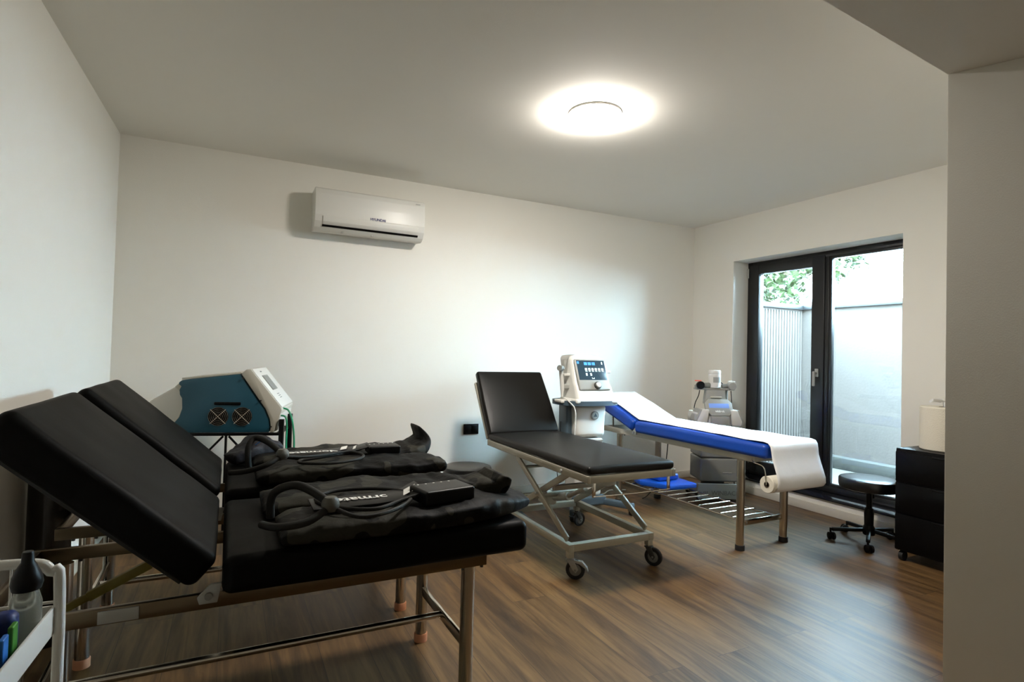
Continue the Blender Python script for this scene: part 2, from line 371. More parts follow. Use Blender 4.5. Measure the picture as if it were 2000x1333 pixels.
# ------------------------------------------------------------------ air conditioner
def air_con():
    x0, x1 = .515, 1.325; yb, yf = D, 4.215
    t = thing('air_conditioner', (.92, D, 2.10), 0, 'white wall mounted split air conditioner under the ceiling', 'air conditioner')
    I = Matrix.Translation((-.92, -D, -2.10))
    prof = [(D, 2.395), (4.25, 2.397), (4.225, 2.385), (4.212, 2.35), (4.208, 2.28), (4.208, 2.195), (4.218, 2.15), (4.245, 2.108), (4.275, 2.09), (4.30, 2.085), (D, 2.10)]
    MB().prism(prof, x0, x1, 'x', bev=.003, mtx=I).build('housing', 'white', t)
    fl = MB(); fl.prism([(4.211, 2.186), (4.2025, 2.184), (4.211, 2.150), (4.229, 2.125), (4.236, 2.131)], x0+.055, x1-.05, 'x', bev=.001, mtx=I); fl.build('louvre', 'white', t)
    g = MB(); g.prism([(4.2295, 2.127), (4.2245, 2.127), (4.233, 2.114), (4.242, 2.114)], x0+.052, x1-.047, 'x', mtx=I); g.build('vent_slot', 'black', t, 'dark slot under the louvre')
    for x in (x0+.2, x0+.42): MB().box(x-.008, x+.008, 4.262, 4.275, 2.086, 2.096, mtx=I).build('screw_cap', 'lgrey', t)
    text('brand_lettering', 'HYUNDAI', .026, 'inkblue', t, frame((.963-.92, 4.2065-D, .103), (1, 0, 0), (0, 0, 1)), label='small dark blue HYUNDAI lettering', off=.0006)
    MB().box(.33, .365, 4.2075-D, 4.209-D, .262, .2645).build('badge_mark', 'inkgrey', t)
air_con()

# wall socket
t = tag(MB().box(-.068, .068, -.009, 0, -.043, .043, .003).box(-.060, -.002, -.0115, -.008, -.030, .030, .001).box(.002, .060, -.0115, -.008, -.030, .030, .001).build('wall_socket', 'black'),
        'black double wall socket plate beside the grey couch', 'socket'); t.location = (1.85, D, .584)

# ------------------------------------------------------------------ treatment beds
def upholstery(x0, x1, hw, z0, z1, r, m, bulge, seed, wr=.003):
    def fn(c):
        u = (c.x-(x0+x1)/2)/((x1-x0)/2); v = c.y/hw; k = (c.z-z0)/(z1-z0)
        b = bulge*max(0, 1-abs(u)**3)*max(0, 1-abs(v)**3)*k
        w = wr*noise.noise(Vector((c.x*7+seed, c.y*7, c.z*5)))
        return Vector((c.x, c.y+(w if abs(v) > .8 else 0), c.z+b+w*k))
    return MB().rbox(x0, x1, -hw, hw, z0, z1, r, fn, m=14)

def treatment_bed(loc, rz, label, p, group=None):
    t = thing('treatment_bed', loc, rz, label, 'treatment bed', group)
    hw, zt, th, L, Lb, ang = p['hw'], p['zt'], p['th'], p['L'], p['Lb'], R(p['ang'])
    v = p['vinyl']
    upholstery(.003, L, hw, zt-th, zt, .028, v, .006, p['seed']).build('seat_cushion', v, t)
    br = upholstery(-Lb, -.002, hw, -th, 0, .028, v, .004, p['seed']+3)
    hinge = Matrix.Translation((0, 0, zt)) @ Matrix.Rotation(ang, 4, 'Y')
    br.build('backrest', v, t, mtx=hinge)
    b = MB(); b.box(-Lb+.04, -.03, -hw+.04, hw-.04, -th-.012, -th+.004, .002); b.build('backrest_board', 'vinyldark', t, mtx=hinge)
    zb = zt-th; x0, x1 = p['fx']; fy = hw-.045
    f = MB(); h = .042
    f.box(x0, x1, -fy, -fy+.02, zb-h, zb, .002); f.box(x0, x1, fy-.02, fy, zb-h, zb, .002)
    f.box(x0, x0+.02, -fy+.02, fy-.02, zb-h, zb, .002); f.box(x1-.02, x1, -fy+.02, fy-.02, zb-h, zb, .002)
    f.box(.03, .05, -fy+.02, fy-.02, zb-h, zb-.001, .002)
    f.build('frame', p['frame'], t)
    for x in (p['lx'][0]-.035, p['lx'][0]+.035, p['lx'][1]-.035, p['lx'][1]+.035):
        for y in (-fy+.01, fy-.01): MB().lathe([(0, 0), (.006, 0), (.006, -.008), (0, -.01)], 8, mtx=Matrix.Translation((x, y, zb-h))).build('frame_bolt', 'dgrey', t)
    ly = p['ly']
    for x in p['lx']:
        for y in (-ly, ly):
            l = MB().cyl((x, y, .002), (x, y, zb-h+.002), p['lr'], 24).build('leg', p['leg'], t)
            MB().lathe([(0, 0), (p['lr']+.004, 0), (p['lr']+.004, .03), (p['lr']+.002, .034), (p['lr']+.0005, .034), (p['lr']+.0005, .003), (0, .003)], 24, mtx=Matrix.Translation((x, y, 0))).build('foot_cap', p['cap'], l)
    zc = p['zc']
    for x in p['lx']:
        b = MB().box(x-.008, x+.008, -ly+p['lr'], ly-p['lr'], zc-.018, zc+.018, .002)
        cb = b.build('cross_bar', 'chrome', t)
        if p['shelf']:
            for y in (-ly+.05, ly-.05):
                g = MB(); s = 1 if x > 0 else -1
                g.lathe([(0, 0), (.007, 0), (.005, .004), (0, .005)], 10, mtx=Matrix.Translation((x+s*.008, y, zc)) @ Matrix.Rotation(R(90*s), 4, 'Y'))
                g.build('bolt_head', 'lgrey', cb)
    a, c = p['lx']
    if p['shelf']:
        for y in (-ly+.05, ly-.05): MB().cyl((a+.008, y, zc), (c-.008, y, zc), .006, 10).build('shelf_rail', 'chrome', t)
        n = 11
        for k in range(n):
            x = c-.10-k*(c-a-.2)/(n-1); MB().cyl((x, -ly+.05, zc+.004), (x, ly-.05, zc+.004), .0055, 8).build('shelf_rung', 'chrome', t)
    else:
        MB().cyl((a+.008, 0, zc), (c-.008, 0, zc), .013, 14).build('stretcher_bar', 'chrome', t)
    # backrest stays under the raised end
    for y in ((-fy+.05, fy-.05) if p['shelf'] else ()):
        e = hinge @ Vector((-Lb*.62, y, -th-.012)); MB().tube([(e.x, y, e.z), (-.34 if p['ang'] > 30 else -.38, y, zb-h+.02)], .008, 8).build('backrest_stay', 'chrome', t)
    g = MB()
    g.prism([(-.050, zb-.022), (-.006, zb-.022), (.004, zb+.03), (-.024, zb+.03), (-.056, zb-.004)], -fy-.014, -fy-.004, 'y', bev=.001)
    g.build('hinge_bracket', 'lgrey', t)
    g = MB().cyl((-.028, -fy-.014, zb-.001), (-.028, -fy-.022, zb-.001), .010, 20); g.build('hinge_knob', 'mgrey', t)
    return t
BLK = dict(hw=.34, zt=.645, th=.105, L=.96, Lb=.635, ang=42, vinyl='vinyl', fx=(-.55, .82), lx=(-.46, .77), ly=.25, lr=.024, leg='chrome', cap='tan', zc=.215, frame='frame', shelf=False, seed=1)
bed1 = treatment_bed((0, 2.08, 0), 0, 'black treatment bed with raised backrest nearest the camera', BLK, 'black treatment beds')
BLK2 = dict(BLK, seed=11)
bed2 = treatment_bed((0, 2.90, 0), 0, 'black treatment bed with raised backrest behind the nearest bed', BLK2, 'black treatment beds')
# yellowed stay and label plate on the nearest bed
MB().bar((-.52, .05, .375), (-.29, .05, .485), .016, .022).bar((-.36, .05, .452), (-.20, .05, .530), .022, .028).build('ratchet_strut', 'yellow', bed1, 'yellowed ratchet strut')
pl = MB().box(-.28, -.19, -.301, -.2955, .503, .535, .001).build('label_plate', 'lgrey', bed1)
BLU = dict(hw=.247, zt=.712, th=.092, L=1.24, Lb=.61, ang=19, vinyl='blue', fx=(-.46, 1.11), lx=(-.21, 1.03), ly=.212, lr=.026, leg='steel', cap='rubber', zc=.172, frame='cream', shelf=True, seed=21)
blue = treatment_bed((3.188, 3.64, 0), -89, 'blue treatment bed covered with white paper beside the terrace door', BLU)
# roll holder under the foot end of the blue bed
g = MB()
for y in (-.290, .235):
    g.tube(smooth_path([(1.11, -.21 if y < 0 else .205, .600), (1.19, y, .598), (1.26, y, .58), (1.278, y, .50), (1.28, y, .48)]), .0035, 8)
g.tube([(1.28, -.290, .48), (1.28, .235, .48)], .004, 8)
g.build('roll_holder', 'chrome', blue)

def exam_paper():
    t = thing('examination_paper', (3.188, 3.64, .712), -89, 'white examination paper roll spread over the blue bed and hanging at its foot end', 'paper roll')
    ang = R(19); z = .012
    pts = []
    for k in range(9):
        s = -.565+.565*k/8; pts.append((s*math.cos(ang)+math.sin(ang)*z, -s*math.sin(ang)*1.0+math.cos(ang)*z))
    pts[-1] = (.008, .010)
    pts += [(x, .0095+.002*math.sin(x*23)) for x in [.06+.1*k for k in range(11)]]
    pts += [(1.16-.13, .012), (1.075, .012), (1.105, .006), (1.126, -.012), (1.136, -.04), (1.146, -.08), (1.168, -.13), (1.192, -.175), (1.206, -.215), (1.206, -.25), (1.19, -.272), (1.165, -.283)]
    n0 = len(pts)-12; pts = pts[:n0]+[(a+.13, c) for a, c in pts[n0:]]
    b = bmesh.new(); rows = []; n = 14
    L = 0
    for i, (x, zz) in enumerate(pts):
        oy = .008-.040*max(0, min(1, (x-1.24)/.08))
        if x > 1.22: hwA = .232-.006*min(1, (x-1.22)/.1)
        else: hwA = .200+.032*max(0, min(1, x/1.1))**3
        row = []
        for k in range(n+1):
            u = -1+2*k/n; w = noise.noise(Vector((x*3, u*2, 0)))*.004 if x < 1.22 else noise.noise(Vector((zz*9, u*2, 4)))*.006
            wob = .012*noise.noise(Vector((x*5, 3*(1 if u > 0 else -1), zz*5)))
            row.append(b.verts.new((x+(w if x > 1.25 else 0), oy+u*(hwA+wob*abs(u)), zz+(abs(w) if x <= 1.25 else 0))))
        rows.append(row)
    for A, B in zip(rows, rows[1:]):
        for k in range(n): b.faces.new((A[k], A[k+1], B[k+1], B[k]))
    m = MB(); m.merge(b); o = m.build('paper_sheet', 'paper', t, smooth=80)
    s = o.modifiers.new('s', 'SOLIDIFY'); s.thickness = .001
    # the roll itself: axis along local y
    r = MB().lathe([(.018, -.24), (.048, -.24), (.051, -.237), (.051, .237), (.048, .24), (.018, .24), (.018, -.24)], 36, mtx=Matrix.Translation((1.280, -.045, -.232)) @ Matrix.Rotation(R(90), 4, 'X'))
    ro = r.build('paper_core_roll', 'paper2', t)
    MB().lathe([(.0145, -.242), (.018, -.242), (.018, .242), (.0145, .242), (.0145, -.242)], 24, mtx=Matrix.Translation((1.280, -.045, -.232)) @ Matrix.Rotation(R(90), 4, 'X')).build('cardboard_core', 'cardboard', ro)
exam_paper()

# ------------------------------------------------------------------ casters
def caster(parent, x, y, rz, r=.05, top=.13, brake=False, wm='rubber', fm='lgrey', w=.024):
    T = Matrix.Translation((x, y, 0)) @ Matrix.Rotation(R(rz), 4, 'Z'); off = r*.6
    f = MB()
    f.cyl((0, 0, top-.02), (0, 0, top), .013, 14)
    for s in (-1, 1):
        f.prism([(-.018, top-.02), (.022, top-.02), (off+.016, r+.004), (off+.004, r-.016), (off-.014, r)], s*(w/2+.004)-.002, s*(w/2+.004)+.002, 'y', bev=.0005)
    f.box(-.02, .024, -w/2-.006, w/2+.006, top-.026, top-.02, .001)
    c = f.build('caster', fm, parent, mtx=T)
    wh = MB().lathe([(r*.62, -w/2), (r*.93, -w/2), (r, -w/2+.005), (r, w/2-.005), (r*.93, w/2), (r*.62, w/2), (r*.62, -w/2)], 32, mtx=Matrix.Translation((off, 0, r)) @ Matrix.Rotation(R(90), 4, 'X'))
    wh.build('caster_wheel', wm, c, mtx=T)
    MB().lathe([(.006, -w/2-.007), (.009, -w/2), (r*.62, -w/2+.003), (r*.62, w/2-.003), (.009, w/2), (.006, w/2+.007), (0, w/2+.008)], 24, mtx=Matrix.Translation((off, 0, r)) @ Matrix.Rotation(R(90), 4, 'X')).build('caster_hub', 'mgrey', c, mtx=T)
    if brake:
        MB().prism([(.015, top-.022), (.07, top-.03), (off+r+.012, r+.018), (off+r+.018, r-.005), (off+r+.006, r+.008), (.055, top-.045), (.0, top-.032)], -w/2-.001, w/2+.001, 'y', bev=.001).build('brake_pedal', 'lgrey', c, mtx=T)
    return c

# ------------------------------------------------------------------ grey scissor couch
def couch():
    t = thing('examination_couch', (2.0, 3.75, 0), -90.4, 'black padded examination couch on a grey scissor lift frame with casters', 'examination couch')
    hw = .298; L = 1.30; z0, z1 = .56, .60
    f = MB()
    f.box(0, L, -hw, -hw+.022, z0, z1, .002); f.box(0, L, hw-.022, hw, z0, z1, .002)
    f.box(0, .03, -hw+.022, hw-.022, z0, z1, .002); f.box(L-.025, L-.0005, -hw+.022, hw-.022, z0, z1-.0005, .002)
    f.build('seat_frame', 'couch', t)
    def fn(c):
        u = (c.x-.65)/.65; v = c.y/hw; k = (c.z-z1)/.05
        q = 1-.35*abs(u)**8 if k > .5 else 1
        return Vector((c.x, c.y, c.z+k*.027*max(0, (1-abs(u)**5))*max(0, 1-abs(v)**2.2)+.0015*noise.noise(c*5)))
    MB().rbox(.004, L-.002, -hw+.004, hw-.004, z1+.001, z1+.046, .018, fn, m=14).build('seat_cushion', 'vinyl2', t)
    # backrest, hinged at local x=0
    an = R(56); Hm = Matrix.Translation((-.004, 0, z1+.012)) @ Matrix.Rotation(an, 4, 'Y')
    def fb(c):
        u = (c.x+.27)/.27; v = c.y/hw; k = (c.z)/.05
        return Vector((c.x, c.y*(1-.03*max(0, -u)), c.z+k*.014*max(0, 1-abs(u)**4)*max(0, 1-abs(v)**3)))
    MB().rbox(-.545, -.004, -hw+.004, hw-.004, .0, .052, .02, fb, m=14).build('backrest', 'vinyl2', t, mtx=Hm)
    b = MB()
    for s in (-1, 1): b.box(-.47, .0, s*(hw-.012)-.01, s*(hw-.012)+.01, -.024, -.001, .002)
    b.box(-.47, -.45, -hw+.022, hw-.022, -.024, -.001, .002); b.box(-.25, -.225, -hw+.022, hw-.022, -.024, -.001, .002)
    b.build('backrest_frame', 'couch', t, mtx=Hm)
    # base
    bw = .295; xb0, xb1 = .30, 1.13; b = MB()
    for s in (-1, 1): b.box(xb0, xb1, s*(bw-.018)-.018, s*(bw-.018)+.018, .15, .19, .002)
    b.box(xb1-.04, xb1, -bw+.036, bw-.036, .15, .1895, .002); b.box(xb0, xb0+.04, -bw+.036, bw-.036, .15, .1895, .002)
    for s in (-1, 1):
        for x in (xb0+.022, xb1-.022): b.box(x-.018, x+.018, s*(bw-.02)-.017, s*(bw-.02)+.017, .115, .151, .002)
    b.build('base_frame', 'couch', t)
    # scissor arms: local x = 3.75 - y
    for s in (-1, 1):
        yo = s*(bw-.020); yi = s*(bw-.062)
        MB().bar((xb1-.05, yo, .205), (.44, yo, .555), .014, .038, up=(0, 0, 1)).build('scissor_arm', 'couch', t)
        MB().bar((1.03, yi, .565), (xb0+.06, yi, .20), .014, .038).build('scissor_arm', 'couch', t)
        for x, z in ((1.035, .578), (.74, .385)):
            g = MB().lathe([(0, 0), (.010, 0), (.010, .004), (.006, .008), (0, .009)], 14, mtx=Matrix.Translation((x, s*(bw-.0 if z < .5 else hw), z)) @ Matrix.Rotation(R(-90*s), 4, 'X'))
            if z < .5: g.cyl((.74, s*(bw-.0), .385), (.74, s*(bw-.075), .385), .008, 10)
            g.build('pivot_bolt', 'lgrey', t)
    for a_, c_, w_, h_ in (((.83, -bw+.07, .43), (.83, bw-.07, .43), .03, .03), ((.50, -bw+.055, .30), (.50, bw-.055, .30), .03, .03), ((.52, -bw+.03, .50), (.52, bw-.03, .50), .04, .012)):
        MB().bar(a_, c_, w_, h_).build('cross_tube', 'couch', t)
    # lift motor
    b = MB(); b.cyl((.36, .02, .24), (.62, .02, .31), .026, 18); b.cyl((.62, .02, .31), (.80, .02, .40), .014, 14); b.rbox(.33, .45, -.055, .04, .21, .29, .02, m=4)
    b.build('lift_motor', 'cream', t)
    b = MB(); b.bar((.25, -.20, .16), (.68, -.34 + .12, .13), .05, .012); b.build('foot_pedal', 'slate', t)
    # roll holder under the front edge
    b = MB()
    for s in (-1, 1): b.box(L-.012, L-.004, s*(hw-.045)-.009, s*(hw-.045)+.009, .485, .562, .001)
    b.tube([(L-.004, hw-.04, .49), (L+.003, 0, .488), (L-.004, -hw+.04, .49)], .003, 8)
    b.build('roll_holder', 'chrome', t)
    caster(t, xb1-.022, -bw+.02, 52, r=.053, top=.13, brake=True)
    caster(t, xb1-.022, bw-.02, 28, r=.053, top=.13, fm='dgrey')
    caster(t, xb0+.022, -bw+.02, 170, r=.048, top=.125, fm='dgrey')
    caster(t, xb0+.022, bw-.02, 100, r=.048, top=.125, fm='dgrey')
couch()

# ------------------------------------------------------------------ stools
def stool(loc, rz, label, r, zt, R0=.235):
    t = thing('rolling_stool', loc, rz, label, 'stool', 'black rolling stools')
    MB().lathe([(0, zt-.075), (r-.02, zt-.075), (r-.004, zt-.068), (r, zt-.05), (r, zt-.014), (r-.005, zt-.004), (r-.016, zt), (r*.5, zt+.003), (0, zt+.004)], 48).build('seat', 'seat', t)
    MB().lathe([(0, zt-.10), (.05, zt-.10), (.06, zt-.076), (0, zt-.076)], 24).build('seat_plate', 'black', t)
    MB().lathe([(0, .075), (.027, .075), (.030, .20), (.026, .235), (.018, .24), (.018, zt-.10), (0, zt-.10)], 24).build('column', 'black', t)
    MB().tube(smooth_path([(.02, -.02, zt-.085), (.08, -.07, zt-.095), (.11, -.10, zt-.13)]), .005, 8).tube([(.105, -.095, zt-.125), (.135, -.125, zt-.165)], .009, 8).build('height_lever', 'black', t)
    hub = MB().lathe([(0, .055), (.035, .055), (.04, .075), (.038, .10), (.028, .12), (0, .12)], 24)
    hub.build('hub', 'black', t)
    for k in range(5):
        a = 2*math.pi*k/5; d = Vector((math.cos(a), math.sin(a), 0))
        MB().bar(d*.03+Vector((0, 0, .085)), d*(R0-.005)+Vector((0, 0, .068)), .026, .026, .008).build('base_arm', 'black', t)
        c = d*R0; q = MB(); pr = Vector((-d.y, d.x, 0)).normalized()
        ca = a+R(70+40*math.sin(k*2.1)); ax = Vector((-math.sin(ca), math.cos(ca), 0))
        q.cyl(c+Vector((0, 0, .045)), c+Vector((0, 0, .078)), .007, 10)
        wc = c+Vector((math.cos(ca), math.sin(ca), 0))*.012+Vector((0, 0, .0255))
        for s in (-1, 1): q.tube([wc+ax*s*.007, wc+ax*s*.009, wc+ax*s*.019, wc+ax*s*.022], .025, 20, rs=[.025, .0255, .0255, .020])
        q.tube([wc-ax*.01+Vector((0, 0, .012)), wc+ax*.01+Vector((0, 0, .012))], .013, 12)
        q.build('caster', 'black', t)
stool((3.96, 2.365, 0), 66, 'black round rolling stool by the terrace door', .185, .44)
stool((1.48, 3.58, 0), 20, 'black round stool between the beds and the grey couch', .165, .458, .20)

# ------------------------------------------------------------------ black cabinet and paper towel roll
def cabinet():
    t = thing('drawer_cabinet', (3.78, 2.10, 0), 0, 'black drawer cabinet on wheels beside the stool', 'cabinet')
    # local: front faces -x; runs to -y
    MB().box(.012, .40, -.66, 0, .065, .70, .002).build('body', 'cab', t)
    z = .072
    for k, h in enumerate((.225, .19, .19)):
        d = MB().box(0, .011, -.657, -.003, z, z+h-.004, .002).build('drawer', 'cab', t)
        MB().box(-.004, .001, -.45, -.21, z+h-.018, z+h-.008, .001).build('drawer_pull', 'black', d)
        z += h+.004
    for x, y in ((.04, -.03), (.36, -.03), (.04, -.63), (.36, -.63)):
        b = MB().cyl((x, y-.012, .030), (x, y+.012, .030), .030, 24); b.cyl((x, y, .03), (x, y, .066), .008, 8); b.build('caster', 'rubber', t)
cabinet()
def towel_roll():
    t = thing('paper_towel_roll', (3.99, 1.93, .701), 0, 'large cream paper towel roll standing on the black cabinet', 'paper roll')
    MB().lathe([(.028, 0), (.120, 0), (.126, .006), (.126, .262), (.120, .268), (.028, .268), (.028, 0)], 48).build('roll', 'paper2', t)
    MB().lathe([(.024, .001), (.028, .001), (.028, .2685), (.024, .2685), (.024, .001)], 24).build('core', 'cardboard', t)
    b = MB(); pts = [(-.01+.05*k/6, .01*math.sin(k), .25+.035*math.sin(k*.5)+.0) for k in range(7)]
    b.tube(smooth_path([(.0, 0, .22), (.0, .0, .29), (-.01, .01, .305), (-.05, .03, .308), (-.085, .03, .306)]), .02, 10, rs=[.008]*16+[.016]*17, flat=.45)
    b.build('pulled_tissue', 'paper', t)
towel_roll()

# ------------------------------------------------------------------ compression boots and their hoses
def sleeve(name_m, path, hw, th, seed, parent, name='sleeve', n=44, amp=.010):
    P = smooth_path(path, 12); N = len(P); HW = smooth_path([(h, 0, 0) for h in hw], 12); TH = smooth_path([(h, 0, 0) for h in th], 12)
    b = bmesh.new(); rings = []
    for i, p in enumerate(P):
        t = (P[min(i+1, N-1)]-P[max(i-1, 0)]).normalized(); up = Vector((-t.z, 0, t.x)); up.normalize(); side = Vector((0, 1, 0))
        e = min(1, min(i, N-1-i)/2.5+.45)
        rg = []
        for k in range(n):
            a = 2*math.pi*k/n; cx = math.copysign(abs(math.cos(a))**.5, math.cos(a)); cy = math.copysign(abs(math.sin(a))**.5, math.sin(a))
            rib = .86+.14*abs(math.sin(i*math.pi/12.0))
            q = p+side*cx*HW[i].x*(.94+.06*e)+up*cy*TH[i].x*.5*e*(rib if cy > 0 else 1)
            w = noise.noise(Vector((q.x*9+seed, q.y*9, q.z*9)))*amp+noise.noise(Vector((q.x*30, q.y*22+seed, q.z*25)))*amp*.6
            if cy > -.2: q += up*w+side*w*.5*cx
            rg.append(b.verts.new(q))
        rings.append(rg)
    for A, B in zip(rings, rings[1:]):
        for k in range(n): b.faces.new((A[k], A[(k+1) % n], B[(k+1) % n], B[k]))
    b.faces.new(rings[0][::-1]); b.faces.new(rings[-1]); m = MB(); m.merge(b)
    return m.build(name, name_m, parent, smooth=60)

def boots(bed_y, z, label_a, label_b, label_c, v):
    # near boot, lying flat; far boot with the foot turned up; control unit with hoses
    a = thing('compression_boot', (.15, bed_y-.22, z), 0, label_a, 'compression boot', 'compression boots lying on the black beds')
    if v == 0:
        sleeve('camo', [(0, .0, .030), (.2, .005, .036), (.45, .01, .036), (.65, .03, .040), (.78, .06, .034), (.875, .10, .030)], [.13, .14, .145, .14, .12, .10], [.05, .07, .072, .075, .06, .045], 3, a)
    else:
        sleeve('camo', [(-.03, .0, .030), (.2, .005, .036), (.45, .01, .038), (.65, .0, .038), (.80, .0, .034)], [.12, .14, .15, .145, .13], [.05, .07, .075, .075, .06], 8, a)
    c = thing('compression_boot', (.15, bed_y+.11, z), 0, label_b, 'compression boot', 'compression boots lying on the black beds')
    if v == 0:
        sleeve('camo', [(-.03, 0, .03), (.2, 0, .036), (.45, 0, .036), (.60, -.04, .038), (.70, -.14, .05), (.765, -.20, .085), (.79, -.225, .125)], [.13, .15, .155, .13, .12, .11, .10], [.05, .07, .07, .09, .10, .085, .045], 13, c)
    else:
        sleeve('camo', [(-.03, 0, .03), (.2, 0, .036), (.45, 0, .036), (.64, 0, .036), (.76, 0, .045), (.825, .03, .10), (.80, .09, .165)], [.13, .15, .155, .15, .15, .125, .075], [.05, .07, .07, .08, .08, .05, .02], 17, c)
    # printed panel over both boots, with the control unit at its end
    u = thing('control_unit', (0, bed_y, z), 0, label_c, 'control unit', 'control units lying on the compression boots')
    if v == 0:
        MB().rbox(.58, .77, -.285, -.155, .070, .118, .009, m=4, mtx=Matrix.Translation((.66, -.2, .1)) @ Matrix.Rotation(R(10), 4, 'Z') @ Matrix.Translation((-.66, .2, -.1))).build('housing', 'black', u)
        pan = MB().prism([(.25, .083), (.45, .084), (.56, .092), (.61, .116), (.61, .112), (.57, .086), (.45, .078), (.25, .077)], -.245, -.105, 'y', bev=.001); pan.build('printed_panel', 'black', u)
        text('brand_lettering', 'Normatec', .062, 'ink', u, frame((.425, -.17, .0868), (-1, .0, 0), (0, -1, 0)), label='white brand lettering read from the far side', off=.0012, sx=1.0)
        s = MB()
        for x0, w in ((.555, .022), (.585, .010)):
            s.add([(x0-.01, -.20, .0925+(x0-.56)*.4), (x0-.01+w, -.20, .0925+(x0+w-.56)*.45), (x0+w+.006, -.145, .1000+(x0+w-.56)*.4), (x0+.006, -.145, .0985+(x0-.56)*.4)], [(0, 1, 2, 3)])
        s.build('brand_stripes', 'ink', u)
        b = MB()
        for k in range(5): b.lathe([(.004, 0), (.004, .0015), (0, .002)], 8, mtx=Matrix.Translation((.60+k*.03, -.185+k*.005, .1178)))
        b.build('button', 'ink', u)
        knob = (.285, -.335, .120); hs = [(.13, -.20, .06), (.135, -.215, .135), (.19, -.25, .165), (.24, -.29, .150), knob]
        tail = [(.285, -.335, .115), (.22, -.37, .085), (.14, -.36, .075), (.10, -.30, .07)]
        lp = [(.60, -.235, .10), (.53, -.25, .09), (.42, -.32, .088), (.31, -.25, .088), (.27, -.14, .088), (.34, -.05, .088), (.48, -.06, .088), (.57, -.15, .088), (.55, -.26, .088), (.46, -.36, .088), (.36, -.385, .088), (.29, -.335, .11)]
    else:
        MB().rbox(.63, .785, -.125, -.01, .068, .108, .009, m=4).build('housing', 'black', u)
        MB().prism([(.22, .081), (.45, .083), (.58, .091), (.65, .107), (.65, .103), (.58, .086), (.45, .077), (.22, .076)], -.09, .03, 'y', bev=.001).build('printed_panel', 'black', u)
        text('brand_lettering', 'Normatec', .060, 'ink', u, frame((.37, -.045, .0848), (-1, 0, 0), (0, -1, 0)), label='white brand lettering read from the far side', off=.0012, sx=1.05)
        s = MB()
        for x0, w in ((.50, .03), (.56, .014)):
            s.add([(x0, -.06, .090), (x0+w, -.06, .094), (x0+w+.02, .015, .097), (x0+.02, .015, .092)], [(0, 1, 2, 3)])
        s.build('brand_stripes', 'ink', u)
        b = MB()
        for k in range(6): b.lathe([(.004, 0), (.004, .0015), (0, .002)], 8, mtx=Matrix.Translation((.645+k*.024, -.05+k*.003, .1078)))
        b.build('button', 'ink', u)
        knob = (.215, -.44+.09, .135); hs = [(.09, -.30, .07), (.085, -.29, .155), (.11, -.27, .195), (.16, -.30, .18), knob]
        tail = [(.215, -.35, .13), (.15, -.39, .10), (.08, -.36, .075), (.02, -.30, .06)]
        lp = [(.60, -.06, .09), (.52, -.12, .085), (.40, -.20, .085), (.30, -.25, .086), (.30, -.32, .086), (.42, -.36, .086), (.54, -.30, .086), (.58, -.20, .086), (.52, -.13, .092), (.40, -.22, .098), (.30, -.30, .11), (.215, -.35, .125)]
    MB().tube(smooth_path(hs), .0125, 12).build('connector_arm', 'hose', u)
    MB().tube(smooth_path(tail), .011, 12).build('connector_arm', 'hose', u)
    k = MB(); k.lathe([(0, -.024), (.017, -.021), (.025, -.010), (.027, 0), (.025, .010), (.017, .021), (0, .024)], 24, mtx=Matrix.Translation(knob)); k.build('connector_knob', 'knob', u, 'grey round hose connector')
    MB().tube(smooth_path(lp, 8), .0065, 10).build('air_hose', 'hose', u)
boots(2.08, .648, 'black camouflage compression boot along the near edge of the nearest bed', 'black compression boot with turned up foot on the far side of the nearest bed', 'black control unit with looped hose on the nearest bed', 0)
boots(2.90, .648, 'black camouflage compression boot along the near edge of the second bed', 'black compression boot with pointed flap on the far side of the second bed', 'black control unit with looped hose on the second bed', 1)
# dark arm sleeve bundle at the head of the second bed
t = thing('folded_sleeve', (.02, 3.06, .648), 20, 'dark navy folded garment bundle near the raised backrest of the second bed', 'garment')
sleeve('navy', [(.0, 0, .03), (.08, .02, .06), (.16, .03, .075), (.24, .02, .05)], [.06, .09, .09, .06], [.05, .09, .10, .05], 30, t, 'folded_cloth', amp=.02)
MB().tube(smooth_path([(.10, -.05, .10), (.14, -.08, .13), (.17, -.10, .10), (.19, -.13, .06)]), .0025, 6).build('blue_cord', 'cyan', t, 'thin blue cord')

